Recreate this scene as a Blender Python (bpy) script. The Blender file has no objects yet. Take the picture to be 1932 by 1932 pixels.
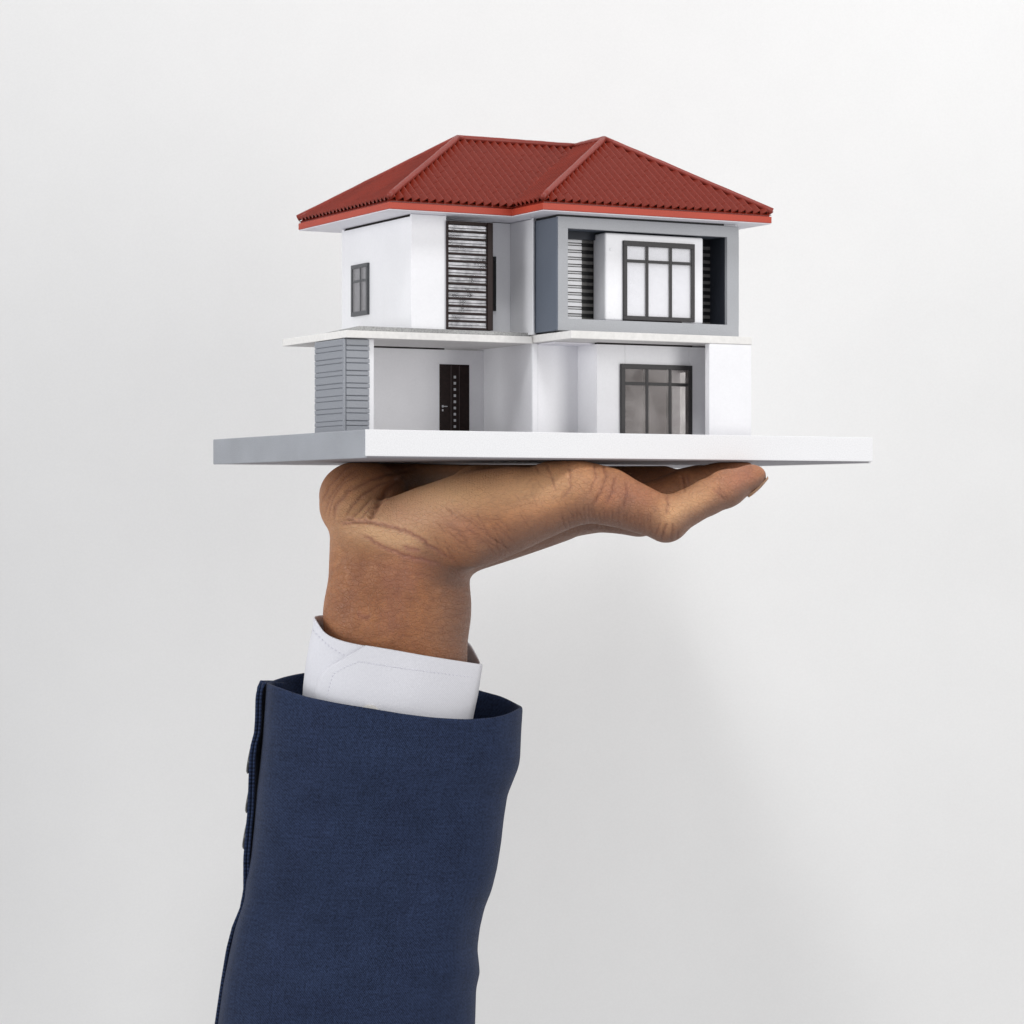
import bpy, bmesh, math, random
import numpy as np
from mathutils import Vector, Matrix
random.seed(4); rng = np.random.default_rng(4)
scene = bpy.context.scene
col = scene.collection
S = 0.000222            # metres per unit of the working grid
F = 5040.0              # camera distance to the board's near corner, in units
TH = math.radians(27.9); CT, ST = math.cos(TH), math.sin(TH)

# ------------------------------------------------------------------ camera, world, lamps
cam = bpy.data.cameras.new('camera'); camo = bpy.data.objects.new('camera', cam); col.objects.link(camo)
camo.location = (0, -F*S, 0); camo.rotation_euler = (math.radians(90), 0, 0)
cam.sensor_width = 36; cam.lens = 36*F/1932; cam.clip_start = 0.01; cam.clip_end = 50
scene.camera = camo
w = bpy.data.worlds.new('World'); scene.world = w; w.use_nodes = True
w.node_tree.nodes['Background'].inputs[0].default_value = (0.965, 0.97, 1.0, 1)
w.node_tree.nodes['Background'].inputs[1].default_value = 0.53
def area(name, loc, target, sx, sy, watts, colr=(1, 1, 1), spread=180):
    l = bpy.data.lights.new(name, 'AREA'); l.shape = 'RECTANGLE'; l.size = sx; l.size_y = sy
    l.energy = watts; l.color = colr; l.spread = math.radians(spread)
    o = bpy.data.objects.new(name, l); col.objects.link(o); o.location = loc
    o.rotation_euler = (Vector(target)-Vector(loc)).to_track_quat('-Z', 'Y').to_euler()
    return o
area('softbox_right', (1.20, -0.84, 0.28), (0.0, 0.1, 0.0), 0.55, 1.7, 11.8, (1.0, 0.985, 0.965))
area('softbox_left', (0.0, -0.58, 1.24), (0.03, 0.1, 0.0), 0.30, 0.30, 7.8, (0.985, 0.99, 1.0))
area('fill_light', (-1.35, -0.62, 0.10), (0.0, -0.05, 0.0), 0.8, 0.8, 1.8, (0.985, 0.99, 1.0), 64)  # added fill at far left, only to lift the house's left faces
scene.view_settings.view_transform = 'Standard'; scene.view_settings.look = 'None'
scene.view_settings.exposure = 0; scene.view_settings.gamma = 1
scene.cycles.max_bounces = 12; scene.cycles.diffuse_bounces = 8; scene.cycles.transparent_max_bounces = 16

# ------------------------------------------------------------------ materials
def mat(name, base, rough=0.5, spec=0.5, metal=0.0, noise=0.0, nscale=900.0, bump=0.0, bscale=2500.0, coat=0.0, bdist=0.00015, detail=4.0, stain=0.0):
    m = bpy.data.materials.new(name); m.use_nodes = True
    nt = m.node_tree; b = nt.nodes['Principled BSDF']
    b.inputs['Base Color'].default_value = (*base, 1); b.inputs['Roughness'].default_value = rough
    b.inputs['Specular IOR Level'].default_value = spec; b.inputs['Metallic'].default_value = metal
    b.inputs['Coat Weight'].default_value = coat; b.inputs['Coat Roughness'].default_value = 0.15
    tc = nt.nodes.new('ShaderNodeTexCoord')
    if noise or stain:
        n = nt.nodes.new('ShaderNodeTexNoise'); n.inputs['Scale'].default_value = nscale; n.inputs['Detail'].default_value = detail
        nt.links.new(tc.outputs['Object'], n.inputs['Vector'])
        r = nt.nodes.new('ShaderNodeMapRange'); r.inputs[1].default_value = 0.3; r.inputs[2].default_value = 0.7
        r.inputs[3].default_value = 1-noise; r.inputs[4].default_value = 1+noise
        nt.links.new(n.outputs['Fac'], r.inputs[0])
        n2 = nt.nodes.new('ShaderNodeTexNoise'); n2.inputs['Scale'].default_value = 40; n2.inputs['Detail'].default_value = 5
        nt.links.new(tc.outputs['Object'], n2.inputs['Vector'])
        r2 = nt.nodes.new('ShaderNodeMapRange'); r2.inputs[1].default_value = 0.35; r2.inputs[2].default_value = 0.65
        r2.inputs[3].default_value = 1-stain; r2.inputs[4].default_value = 1
        nt.links.new(n2.outputs['Fac'], r2.inputs[0])
        mm = nt.nodes.new('ShaderNodeMath'); mm.operation = 'MULTIPLY'
        nt.links.new(r.outputs[0], mm.inputs[0]); nt.links.new(r2.outputs[0], mm.inputs[1])
        v = nt.nodes.new('ShaderNodeVectorMath'); v.operation = 'SCALE'; v.inputs[0].default_value = base
        nt.links.new(mm.outputs[0], v.inputs['Scale']); nt.links.new(v.outputs[0], b.inputs['Base Color'])
    if bump:
        n3 = nt.nodes.new('ShaderNodeTexNoise'); n3.inputs['Scale'].default_value = bscale; n3.inputs['Detail'].default_value = 3
        nt.links.new(tc.outputs['Object'], n3.inputs['Vector'])
        bp = nt.nodes.new('ShaderNodeBump'); bp.inputs['Strength'].default_value = bump; bp.inputs['Distance'].default_value = bdist
        nt.links.new(n3.outputs['Fac'], bp.inputs['Height']); nt.links.new(bp.outputs[0], b.inputs['Normal'])
    return m
M = {}
M['white'] = mat('white_card', (0.87, 0.87, 0.89), 0.45, 0.4, noise=0.015, bump=0.12, bscale=500, stain=0.045)
M['edge'] = mat('white_card_edge', (0.80, 0.785, 0.76), 0.6, 0.3, noise=0.05, nscale=500, bump=0.25, bscale=1500, stain=0.05)
M['soffit'] = mat('soffit_card', (0.80, 0.79, 0.84), 0.5, 0.3, noise=0.01)
M['base_white'] = mat('base_edge_white', (0.80, 0.80, 0.81), 0.5, 0.4, noise=0.06, nscale=1800, bump=0.5, bscale=2600)
M['base_grey'] = mat('base_edge_silver', (0.32, 0.335, 0.365), 0.42, 0.5, noise=0.16, nscale=2600, bump=0.35, bscale=2600, stain=0.12)
M['base_under'] = mat('base_underside_shaded', (0.30, 0.29, 0.31), 0.7, 0.2, noise=0.08)  # whitish board darkened: the shade underneath is put into the colour
M['silver'] = mat('silver_grey_paint', (0.36, 0.37, 0.39), 0.42, 0.6, noise=0.05, nscale=2000, bump=0.55, bscale=1500, bdist=0.0002, stain=0.06)
M['slate'] = mat('slate_grey_paint', (0.125, 0.145, 0.18), 0.42, 0.4, noise=0.06, nscale=2500, bump=0.08, bscale=1500)
M['clad'] = mat('grey_cladding_paint', (0.235, 0.25, 0.28), 0.36, 0.6, noise=0.07, nscale=2500, bump=0.6, bscale=1300, bdist=0.0002)
M['roofing'] = mat('grey_roofing_sheet', (0.36, 0.36, 0.355), 0.5, 0.4, noise=0.28, nscale=1500, bump=0.4, bscale=1800, stain=0.25)
M['tile'] = mat('red_tile_paint', (0.245, 0.026, 0.012), 0.34, 0.30, noise=0.10, nscale=1800, bump=0.25, bscale=1700, stain=0.22, bdist=0.0001)
M['fascia'] = mat('red_fascia_paint', (0.45, 0.062, 0.034), 0.46, 0.28, noise=0.10, nscale=2600, bump=0.3, bscale=2200, stain=0.10)
M['fascia_dark'] = mat('dark_red_fascia_paint', (0.30, 0.032, 0.02), 0.35, 0.4, noise=0.08, nscale=1600, bump=0.3, bscale=1300, stain=0.2)
M['frame'] = mat('charcoal_printed_frame', (0.040, 0.038, 0.039), 0.45, 0.3, noise=0.25, nscale=2500, bump=0.2)
M['brown'] = mat('dark_brown_plastic', (0.020, 0.010, 0.009), 0.40, 0.16, noise=0.15, nscale=2000, bump=0.35, bscale=900, bdist=0.0003)
M['door'] = mat('dark_brown_door', (0.018, 0.009, 0.008), 0.5, 0.15, noise=0.3, nscale=600)
M['door_light'] = mat('pale_door_print', (0.5, 0.5, 0.52), 0.4)
M['black'] = mat('black_card', (0.012, 0.012, 0.013), 0.5, 0.3)
M['gap'] = mat('dark_joint', (0.03, 0.025, 0.025), 0.8, 0.1)  # also painted shade for the gaps above the walls
M['nail'] = mat('fingernail', (0.58, 0.34, 0.20), 0.32, 0.4)
M['button'] = mat('black_button', (0.018, 0.018, 0.02), 0.22, 0.6, noise=0.2, nscale=300)
M['pearl'] = mat('pale_shirt_button', (0.62, 0.60, 0.57), 0.25, 0.6)

def clear(name, tint, ior_rough, alpha, gray=(0.5, 0.5, 0.5), var=0.04, ns=260):
    m = bpy.data.materials.new(name); m.use_nodes = True; nt = m.node_tree
    for n in list(nt.nodes): nt.nodes.remove(n)
    out = nt.nodes.new('ShaderNodeOutputMaterial'); mix = nt.nodes.new('ShaderNodeMixShader')
    tr = nt.nodes.new('ShaderNodeBsdfTransparent'); tr.inputs[0].default_value = (*tint, 1)
    b = nt.nodes.new('ShaderNodeBsdfPrincipled'); b.inputs['Base Color'].default_value = (*gray, 1)
    b.inputs['Roughness'].default_value = ior_rough; b.inputs['Specular IOR Level'].default_value = 0.6
    tc = nt.nodes.new('ShaderNodeTexCoord'); n = nt.nodes.new('ShaderNodeTexNoise'); n.inputs['Scale'].default_value = ns; n.inputs['Detail'].default_value = 6
    nt.links.new(tc.outputs['Object'], n.inputs['Vector'])
    r = nt.nodes.new('ShaderNodeMapRange'); r.inputs[1].default_value = 0.3; r.inputs[2].default_value = 0.7
    r.inputs[3].default_value = max(0, alpha-var); r.inputs[4].default_value = alpha+var
    nt.links.new(n.outputs['Fac'], r.inputs[0]); nt.links.new(r.outputs[0], mix.inputs[0])
    bp = nt.nodes.new('ShaderNodeBump'); bp.inputs['Strength'].default_value = 0.3; bp.inputs['Distance'].default_value = 0.0002
    nt.links.new(n.outputs['Fac'], bp.inputs['Height']); nt.links.new(bp.outputs[0], b.inputs['Normal'])
    nt.links.new(tr.outputs[0], mix.inputs[1]); nt.links.new(b.outputs[0], mix.inputs[2]); nt.links.new(mix.outputs[0], out.inputs[0])
    return m
M['pane_clear'] = clear('clear_plastic_pane', (0.985, 0.985, 0.99), 0.15, 0.10, (0.85, 0.85, 0.86), 0.02)
M['pane_smoke'] = clear('smoky_plastic_pane', (0.93, 0.91, 0.90), 0.16, 0.27, (0.38, 0.35, 0.34), 0.15, 70)
M['pane_grey'] = clear('grey_plastic_pane', (0.87, 0.87, 0.88), 0.3, 0.40, (0.42, 0.41, 0.42), 0.03)
M['acrylic'] = clear('clear_louver_plastic', (0.98, 0.98, 0.985), 0.05, 0.44, (0.90, 0.90, 0.94), 0.32, 170)  # milky streaks painted in for reflections on the clear sheet
M['film'] = clear('grey_slat_film', (0.5, 0.5, 0.5), 0.35, 0.42, (0.30, 0.29, 0.28))

# ------------------------------------------------------------------ object helpers
def props(o, label=None, cat=None, kind=None, group=None):
    if label: o['label'] = label
    if cat: o['category'] = cat
    if kind: o['kind'] = kind
    if group: o['group'] = group
    return o
def link(name, me, parent=None, m=None, loc=None):
    o = bpy.data.objects.new(name, me); col.objects.link(o)
    if m is not None and len(me.materials) == 0: me.materials.append(m)
    if parent is not None: o.parent = parent
    if loc is not None: o.location = loc
    return o
def smooth(me, on=True):
    me.polygons.foreach_set('use_smooth', [on]*len(me.polygons)); me.update()

# ------------------------------------------------------------------ backdrop wall
bm = bmesh.new()
Yw = 1520*S
for v in [(-3, Yw, -2.2), (3, Yw, -2.2), (3, Yw, 2.4), (-3, Yw, 2.4)]: bm.verts.new(v)
bm.faces.new(bm.verts[:]); 
r = bmesh.ops.extrude_face_region(bm, geom=bm.faces[:])
for g in r['geom']:
    if isinstance(g, bmesh.types.BMVert): g.co.y += 0.05
bmesh.ops.recalc_face_normals(bm, faces=bm.faces[:])
me = bpy.data.meshes.new('wall'); bm.to_mesh(me); bm.free()
M['wall'] = mat('matt_white_wall', (0.79, 0.787, 0.778), 0.9, 0.1, noise=0.012, nscale=900, detail=8, stain=0.012)
props(link('wall', me, None, M['wall']), label='plain matt white studio wall behind the hand and the model house', kind='structure')

# ------------------------------------------------------------------ house geometry helpers (a along the front, b into depth, z up; in units)
A0, B0, Z0 = 584.0, 388.0, 102.0
def a_of(px, b):
    k = (px-966)/F; return (278+b*ST+k*(F+b*CT))/(CT-k*ST)
def b_of(px, a):
    k = (px-966)/F; return (-278+a*CT-k*(F+a*ST))/(ST+k*CT)
def z_of(py, a, b): return (966-py)*(1+(a*ST+b*CT)/F)
def loc3(a, b, z): return Vector(((a-A0)*S, (b-B0)*S, (z-Z0)*S))
house = bpy.data.objects.new('model_house', None); col.objects.link(house)
house.location = ((-278+A0*CT-B0*ST)*S, (A0*ST+B0*CT)*S, Z0*S); house.rotation_euler = (0, 0, TH)
house.empty_display_size = 0.02
props(house, 'white two-storey model house with red tiled roof and flat base, balanced on the hand', 'model house')

def box(name, a0, a1, b0, b1, z0, z1, m, parent=None, bevel=0.8, segs=1):
    if parent is None: parent = house
    bm = bmesh.new()
    P = [loc3(a, b, z) for z in (z0, z1) for (a, b) in ((a0, b0), (a1, b0), (a1, b1), (a0, b1))]
    vs = [bm.verts.new(p) for p in P]
    for f in ((0, 1, 2, 3), (4, 5, 6, 7), (0, 1, 5, 4), (1, 2, 6, 5), (2, 3, 7, 6), (3, 0, 4, 7)): bm.faces.new([vs[i] for i in f])
    bmesh.ops.recalc_face_normals(bm, faces=bm.faces[:])
    if bevel:
        bmesh.ops.bevel(bm, geom=bm.edges[:], offset=min(bevel, 0.24*min(abs(a1-a0), abs(b1-b0), abs(z1-z0)))*S, segments=segs, affect='EDGES', profile=0.6)
    me = bpy.data.meshes.new(name); bm.to_mesh(me); bm.free()
    return link(name, me, parent, m)
def wallb(*a, **k): return box('wall', *a, **k)

# base board
LB = b_of(402, 0); LA = a_of(1647, 0)
bb = box('base_board', 6, LA-6, 6, LB-6, 103, 154.5, M['base_under'], bevel=1)
box('edge_strip', 2, LA, 0, 6.1, 105.5, 156, M['base_white'], bb, 1.0)
box('edge_strip', 0, 6, 1.5, LB, 102, 155.5, M['base_grey'], bb, 1.2)
box('edge_strip', LA-6, LA, 6.2, LB, 102, 155.5, M['base_white'], bb, 1.2)
box('edge_strip', 6.2, LA-6.2, LB-6, LB, 102, 155.5, M['base_white'], bb, 1.2)

AS = a_of(1078, 60); AR = a_of(1419, 60)          # left and right faces of the main wing slab
aSL = a_of(653, 220); bSL = b_of(533, aSL)
# slabs
box('floor_slab', aSL, AS-0.6, 220, bSL, 344, 358.5, M['edge'], bevel=0.8)
box('floor_slab', AS, AR, 60, 640, 345.5, 361.5, M['edge'], bevel=1.0)
# ground floor
aC = a_of(648, 230); bC = b_of(593, aC)
aCr = a_of(697.5, 230)
core = box('pillar', aC+3, aCr-3, 233, bC, 155, 343, M['clad'], bevel=0.5)
box('corner_trim', aC-0.8, aC+4.5, 228.6, 233.5, 155.5, 342, M['clad'], core, 0.8)
z = 156.0; k = 0
while z < 340:
    h = 15.2 if k % 2 == 0 else 9.6
    z1 = min(z+h-1.0, 342)
    j = random.uniform(-0.35, 0.35)
    box('cladding_board', aC+5.2, aCr+random.uniform(-1, 0.4), 229.4+j, 234, z, z1, M['clad'], core, 1.5)
    box('cladding_board', aC+0.4-j*0.6, aC+4, 234.2, bC, z, z1, M['clad'], core, 1.1)
    z += h; k += 1
wallb(aCr-2, a_of(705, 238), 237, bC-4, 155, 343.6, M['white'], bevel=0.5)
bP = b_of(912, AS)                                  # porch back wall
wallb(a_of(655, bP), AS-0.2, bP, bP+12, 155, 341, M['white'], bevel=0.5)
box('trim_or_gap_shade', a_of(706, bP), a_of(838, bP), bP-1.0, bP+1, 341, 343.9, M['gap'], bevel=0)  # dark strip painted in as shade above the porch wall
wallb(AS, AS+12, 222.5, bP+12, 155, 345, M['white'], bevel=0.5)
box('trim_or_gap_shade', AS-0.7, AS+0.5, 224, 233.5, 155.2, 344.5, M['white'], bevel=0.2)
aM = a_of(1090, 222); bM = b_of(1127, aM)
wallb(AS+12.3, aM+12, 223, 235, 155, 345, M['white'], bevel=0.5)
wallb(aM, aM+12, bM+15.4, 222.8, 155, 345, M['white'], bevel=0.5)
aPr = a_of(1339, 60)
# front wall with the tall window opening: pieces around the opening
wL, wR = a_of(1176, bM), a_of(1303, bM); wT = z_of(688, wL, bM)
wallb(aM-0.6, wL+4, bM, bM+15, 155, 342, M['white'], bevel=0.6)
wallb(wR-4, AR-14, bM, bM+15, 155, 342, M['white'], bevel=0.6)
wallb(wL+4.2, wR-4.2, bM, bM+15, wT-4, 342, M['white'], bevel=0.3)
box('trim_or_gap_shade', aM+2, aPr+8, bM+0.5, bM+14, 342.2, 345.3, M['gap'], bevel=0)  # dark strip in place of the shadow between wall top and slab
box('pillar', aPr, AR-0.8, 61, 78, 155, 345.2, M['white'], bevel=1.0)
wallb(AR-13, AR-1, 78.5, 250, 155, 345, M['white'], bevel=0.5)
wallb(AR-13, AR-1, 560, 640, 155, 345, M['white'], bevel=0.5)
wallb(AR-13, AR-1, 250.3, 559.7, 300, 345, M['white'], bevel=0.5)  # opening below is invented, lets light into the rooms
wallb(AS+12, AR-14, 628, 640, 155, 345, M['white'], bevel=0.5)
# partition seen through the tall window
wallb(a_of(1268, 330), a_of(1268, 330)+20, 330, 627, 155, 345, M['white'], bevel=0.3)
box('wall', AS+14, a_of(1268, 330)-1, 330, 340, 155, 345, mat('taupe_interior', (0.40, 0.345, 0.325), 0.7, 0.2), bevel=0.3)
box('ceiling', AS+14, AR-15, bM+16, 627, 341.5, 345, M['soffit'], bevel=0)

def window(axis, plane, u0, u1, z0, z1, ucuts, zcuts, bar, depth, pane, out, frame_m=None, topbar=None, botbar=None):
    """axis 'a': window lies in a plane of constant b (faces the front); axis 'b': plane of constant a (faces left)."""
    frame_m = frame_m or M['frame']
    def bx(name, p0, p1, q0, q1, d0, d1, m, parent, bev=0.4):
        if axis == 'a': return box(name, p0, p1, plane+d0, plane+d1, q0, q1, m, parent, bev)
        return box(name, plane+d0, plane+d1, p0, p1, q0, q1, m, parent, bev)
    topbar = topbar or bar*1.25; botbar = botbar or bar*1.2
    fr = bx('window', u0, u1, z1-topbar, z1, -out, depth, frame_m, house)
    bx('frame', u0, u1, z0, z0+botbar, -out, depth, frame_m, fr)
    bx('frame', u0, u0+bar, z0+botbar+0.1, z1-topbar-0.1, -out, depth, frame_m, fr)
    bx('frame', u1-bar, u1, z0+botbar+0.1, z1-topbar-0.1, -out, depth, frame_m, fr)
    th = bar*0.72
    us = [u0+bar]+[c for c in ucuts]+[u1-bar]
    zs = [z0+botbar]+[c for c in zcuts]+[z1-topbar]
    for c in ucuts: bx('mullion', c-th/2, c+th/2, z0+botbar+.1, z1-topbar-.1, -out+0.5, depth, frame_m, fr)
    for i in range(len(us)-1):
        p0 = us[i]+(th/2 if i > 0 else 0)+.1; p1 = us[i+1]-(th/2 if i < len(us)-2 else 0)-.1
        for c in zcuts: bx('transom', p0, p1, c-th/2, c+th/2, -out+0.8, depth, frame_m, fr)
        for k in range(len(zs)-1):
            q0 = zs[k]+(th/2 if k > 0 else 0)+.1; q1 = zs[k+1]-(th/2 if k < len(zs)-2 else 0)-.1
            bx('pane', p0, p1, q0, q1, -out+1.6, -out+2.8, pane, fr, 0)
    return fr
# tall ground floor window
wa0, wa1 = a_of(1173, bM-7), a_of(1306.5, bM-7)
zT = z_of(686, wa0, bM-7)
window('a', bM, wa0, wa1, 156, zT, [a_of(1220.5, bM-5), a_of(1264, bM-5)], [z_of(723, wa0, bM-5)], 8.8, 6, M['pane_smoke'], 7, topbar=10, botbar=2)
# door in the porch
d0, d1 = a_of(829.5, bP-2), a_of(885.5, bP-2); dz = z_of(687, d0, bP)
door = box('door', d0, d1, bP-2.0, bP-0.2, 155, dz, M['door'], bevel=0.3)
box('door_frame', d0-3, d0-0.3, bP-1.6, bP-0.2, 155, dz+2.6, M['white'], door, 0.2)
box('door_frame', d1+0.3, d1+3, bP-1.6, bP-0.2, 155, dz+2.6, M['white'], door, 0.2)
box('door_frame', d0-0.2, d1+0.2, bP-1.6, bP-0.2, dz+0.2, dz+2.6, M['white'], door, 0.2)
for i in range(9):
    zc = z_of(710.8+11.7*i, d0, bP); u = a_of(858, bP-2)
    box('door_light', u-2.5, u+2.5, bP-2.8, bP-1.9, zc-2.7, zc+2.7, M['door_light'], door, 0)
for px in (851, 866.5):
    u = a_of(px, bP-2); box('door_groove', u-0.5, u+0.5, bP-2.35, bP-1.9, 157, dz-2, mat('door_groove', (0.07, 0.05, 0.05), 0.5), door, 0)
hz = z_of(766.5, d0, bP); hu = a_of(835, bP-2)
hd = box('door_handle', hu-1.8, hu+1.8, bP-3.4, bP-1.9, hz-2.4, hz+2.4, M['door_light'], door, 0.9)
box('lever', hu+1.9, hu+11, bP-3.6, bP-2.2, hz-1.0, hz+0.8, M['door_light'], door, 0.3)
box('keyhole_plate', hu-1.5, hu+1.5, bP-3.0, bP-1.9, hz-10.5, hz-6.0, M['door_light'], door, 0.6)

# roofing sheet over the left slab
aR = a_of(677, 231)
bm = bmesh.new()
zs0, zs1 = 358.8, 368.5
aRr = a_of(1001, 231)-0.5; bRb = min(b_of(568, aR), bSL-3)
pts = [(aR, 231), (aRr, 231), (aRr, bRb), (aR, bRb)]
vb = [bm.verts.new(loc3(a, b, zs0)) for a, b in pts]
vt = [bm.verts.new(loc3(a, b, zz)) for (a, b), zz in zip(pts, (zs1, zs1-1.5, 361.0, 361.5))]
bm.faces.new(vb[::-1]); bm.faces.new(vt)
for i in range(4): bm.faces.new([vb[i], vb[(i+1) % 4], vt[(i+1) % 4], vt[i]])
bmesh.ops.bevel(bm, geom=bm.edges[:], offset=0.7*S, segments=1, affect='EDGES')
bmesh.ops.recalc_face_normals(bm, faces=bm.faces[:])
me = bpy.data.meshes.new('roofing_sheet'); bm.to_mesh(me); bm.free(); link('roofing_sheet', me, house, M['roofing'])

# upper floor, left wing
bU = 245.0; aU = a_of(777, bU); bUb = b_of(649, aU)
wallb(aU, aU+12, bU+7.2, bUb, 359, 594, M['white'], bevel=0.5)
wallb(aU-0.8, a_of(842, bU), bU, bU+7, 366, 598, M['white'], bevel=0.5)
box('trim_or_gap_shade', aU+1, aU+11, bU+10, bUb-4, 594.3, 600, M['gap'], bevel=0)  # dark strip standing for shade under the soffit
bRc = b_of(963, AS-6)
wallb(aU+12.3, AS-6.3, bRc, bRc+10, 361, 597.6, M['white'], bevel=0.4)
box('trim_or_gap_shade', a_of(930, bRc), AS-7, bRc-0.6, bRc+6, 597.8, 600, M['gap'], bevel=0)  # dark strip standing for shade over the recessed wall
wallb(AS-6, AS+4, 213, bUb, 362, 597.5, M['white'], bevel=0.4)
box('trim_or_gap_shade', AS-8, AS-5.0, 206.5, 212.6, 362, 599.0, M['white'], bevel=0.4)
wallb(aU, AR-2, bUb, bUb+12, 363, 598, M['white'], bevel=0.4)
wallb(AR-14, AR-2, 213, bUb-0.3, 363, 598, M['white'], bevel=0.4)
# small left window
v0, v1 = b_of(693, aU-5), b_of(662.5, aU-5)
window('b', aU, v0, v1, z_of(598, aU, v1), z_of(495.5, aU, v0), [v0+(v1-v0)*0.44], [z_of(533, aU, v1)], 6.6, 5, M['pane_grey'], 6, mat('small_window_frame', (0.085, 0.088, 0.095), 0.45, 0.5, noise=0.15, nscale=2500), topbar=8, botbar=9)
# recess window
r0, r1 = a_of(846, bRc-4), a_of(936, bRc-4)
window('a', bRc, r0, r1, z_of(587, r1, bRc), z_of(484.4, r1, bRc), [a_of(888, bRc-4)], [], 9, 4, M['pane_grey'], 5, M['black'])
# louver screen
l0, l1 = a_of(842.3, bU-2), a_of(927.5, bU-2)
lt, lb = z_of(416.5, l0, bU), 369.0
scr = box('louver_screen', l1-13, l1, bU-9, bU+5, lb, lt, M['brown'], bevel=1.2, segs=2)
props(scr, 'dark brown louver screen with clear plastic between its slats')
box('post', l0, l0+2.6, bU-7, bU+3, lb, lt, M['brown'], scr, 0.6)
box('header', l0+2.7, l1-13.2, bU-7, bU+4, lt-7, lt, M['brown'], scr, 0.8)
nS = 14; pitch = (lt-7-lb-1)/nS
for i in range(nS):
    z0 = lb+i*pitch+random.uniform(-.3, .3)
    box('slat', l0+2.8, l1-13.2, bU-8.5, bU+4, z0, z0+4.6, M['brown'], scr, 1.3, 2)
    box('slat_lip', l0+2.8, l1-13.2, bU-6.2, bU-4.6, z0+8.3, z0+9.3, M['brown'], scr, 0.2)
    box('pane', l0+3.0, l1-13.5, bU-4.4, bU-3.0, z0+4.8, z0+pitch-0.4, M['acrylic'], scr, 0)

# big grey frame with the bay window
bF = 113.0; fz0, fz1 = 365.0, 594.5
fL, fR = a_of(1053, bF), a_of(1394, bF)
bB = b_of(1008.5, fL)
o0, o1 = a_of(1071.5, bF), a_of(1372, bF)
oz0, oz1 = z_of(601, o0, bF), z_of(430.5, o0, bF)
fr = box('balcony_frame', fL+0.2, fR, bF, bF+9, fz0, oz0, M['silver'], bevel=1.2, segs=2)
props(fr, 'thick silver grey square frame around the upper bay window')
box('frame_beam', fL+0.2, fR, bF, bF+9, oz1, fz1, M['silver'], fr, 1.2, 2)
box('frame_post', fL+0.2, o0, bF+0.05, bF+9, oz0-0.8, oz1+0.8, M['silver'], fr, 0)
box('frame_post', o1, fR, bF+0.05, bF+9, oz0-0.8, oz1+0.8, M['silver'], fr, 0)
box('side_panel', fL, fL+11, bF+9.2, bB, fz0, fz1-1, M['slate'], fr, 0.8)
box('corner_strip', fL-1.4, fL+4, bF+1.5, bF+12, fz0+1, fz1-1, M['slate'], fr, 1.2)
box('side_panel', o1+1, fR-0.6, bF+9.2, bB, fz0, fz1-1, M['slate'], fr, 0.8)
box('frame_floor', fL+11.2, o1+0.8, bF+9.2, bB, fz0, oz0-1, M['silver'], fr, 0.5)
box('frame_ceiling', fL+11.2, o1+0.8, bF+9.2, bB, oz1+1, fz1-2, M['slate'], fr, 0.5)
box('shadow_gap', fL+3, fR-34, bF+4, bB-2, fz1+0.3, 600.5, M['black'], fr, 0)  # black block painted in as shade between frame and soffit
box('shadow_gap', fR-33, fR-2, bF+10, bB-2, fz1+0.3, 600.5, M['white'], fr, 0)
# back of the recess: white, then black backing, grey film slats
bBay = 126.0; bK = 180.0
aBk = a_of(1097, bK)
box('back_panel', fL+11.2, aBk, bK, bK+3, oz0-0.8, oz1+0.8, M['white'], fr, 0)
box('back_panel', aBk+0.1, o1+0.8, bK, bK+3, oz0-0.8, oz1+0.8, M['black'], fr, 0)
by0, by1 = a_of(1142, bBay), a_of(1327, bBay)
M['recess'] = mat('navy_black', (0.022, 0.026, 0.036), 0.5, 0.3)  # near-black lining for the recess side and header
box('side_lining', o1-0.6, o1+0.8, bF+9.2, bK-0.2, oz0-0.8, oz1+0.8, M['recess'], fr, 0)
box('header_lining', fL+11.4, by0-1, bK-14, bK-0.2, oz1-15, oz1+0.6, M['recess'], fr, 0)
pz = 14.45; zz = oz0+2.0
while zz < oz1-14:
    box('slat', fL+12, aBk-0.2, bK-2.2, bK-0.1, zz, zz+8.0, M['white'], fr, 0.3)
    for (p, q) in ((aBk+0.3, by0+30), (by1-20, a_of(1347, bK))):
        box('slat', p, q, bK-1.6, bK-0.1, zz, zz+6.6, M['film'], fr, 0.2)
    box('slat_shadow_line', fL+12, aBk-0.2, bK-2.5, bK-0.1, zz+8.3, zz+9.4, M['gap'], fr, 0)
    box('slat_shadow_line', fL+12, aBk-0.2, bK-2.5, bK-0.1, zz+13.1, zz+14.2, M['gap'], fr, 0)
    zz += pz
bay = box('bay', by0, by1, bBay, bK-2.8, oz0+0.4, oz1-2.5, M['white'], bevel=5.0, segs=4)
smooth(bay.data)
u = a_of(1153, bBay); zc = z_of(470.5, u, bBay)
box('glue_spot', u-3, u+3, bBay-1.3, bBay+1, zc-3, zc+3, M['white'], bay, 1.2, 2)
for (px_, py_, r_) in ((1150, 588, 1.6), (1160, 600, 1.2)):
    u = a_of(px_, bBay); zc = z_of(py_, u, bBay); box('glue_spot', u-r_, u+r_, bBay-0.5, bBay+1, zc-r_, zc+r_, M['white'], bay, 0.5)
g0, g1 = a_of(1177, bBay-5), a_of(1311, bBay-5)
window('a', bBay, g0, g1, z_of(603, g0, bBay-5), z_of(453.5, g0, bBay-5), [a_of(1221, bBay-4), a_of(1265.5, bBay-4)], [z_of(491.5, g0, bBay-4)], 8.2, 0.5, M['pane_clear'], 5.5, topbar=10.5, botbar=8.5)
box('sill', g0, g1-30, bBay-3, bBay-0.2, oz0+0.2, oz0+2.8, M['gap'], bevel=0)

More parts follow.
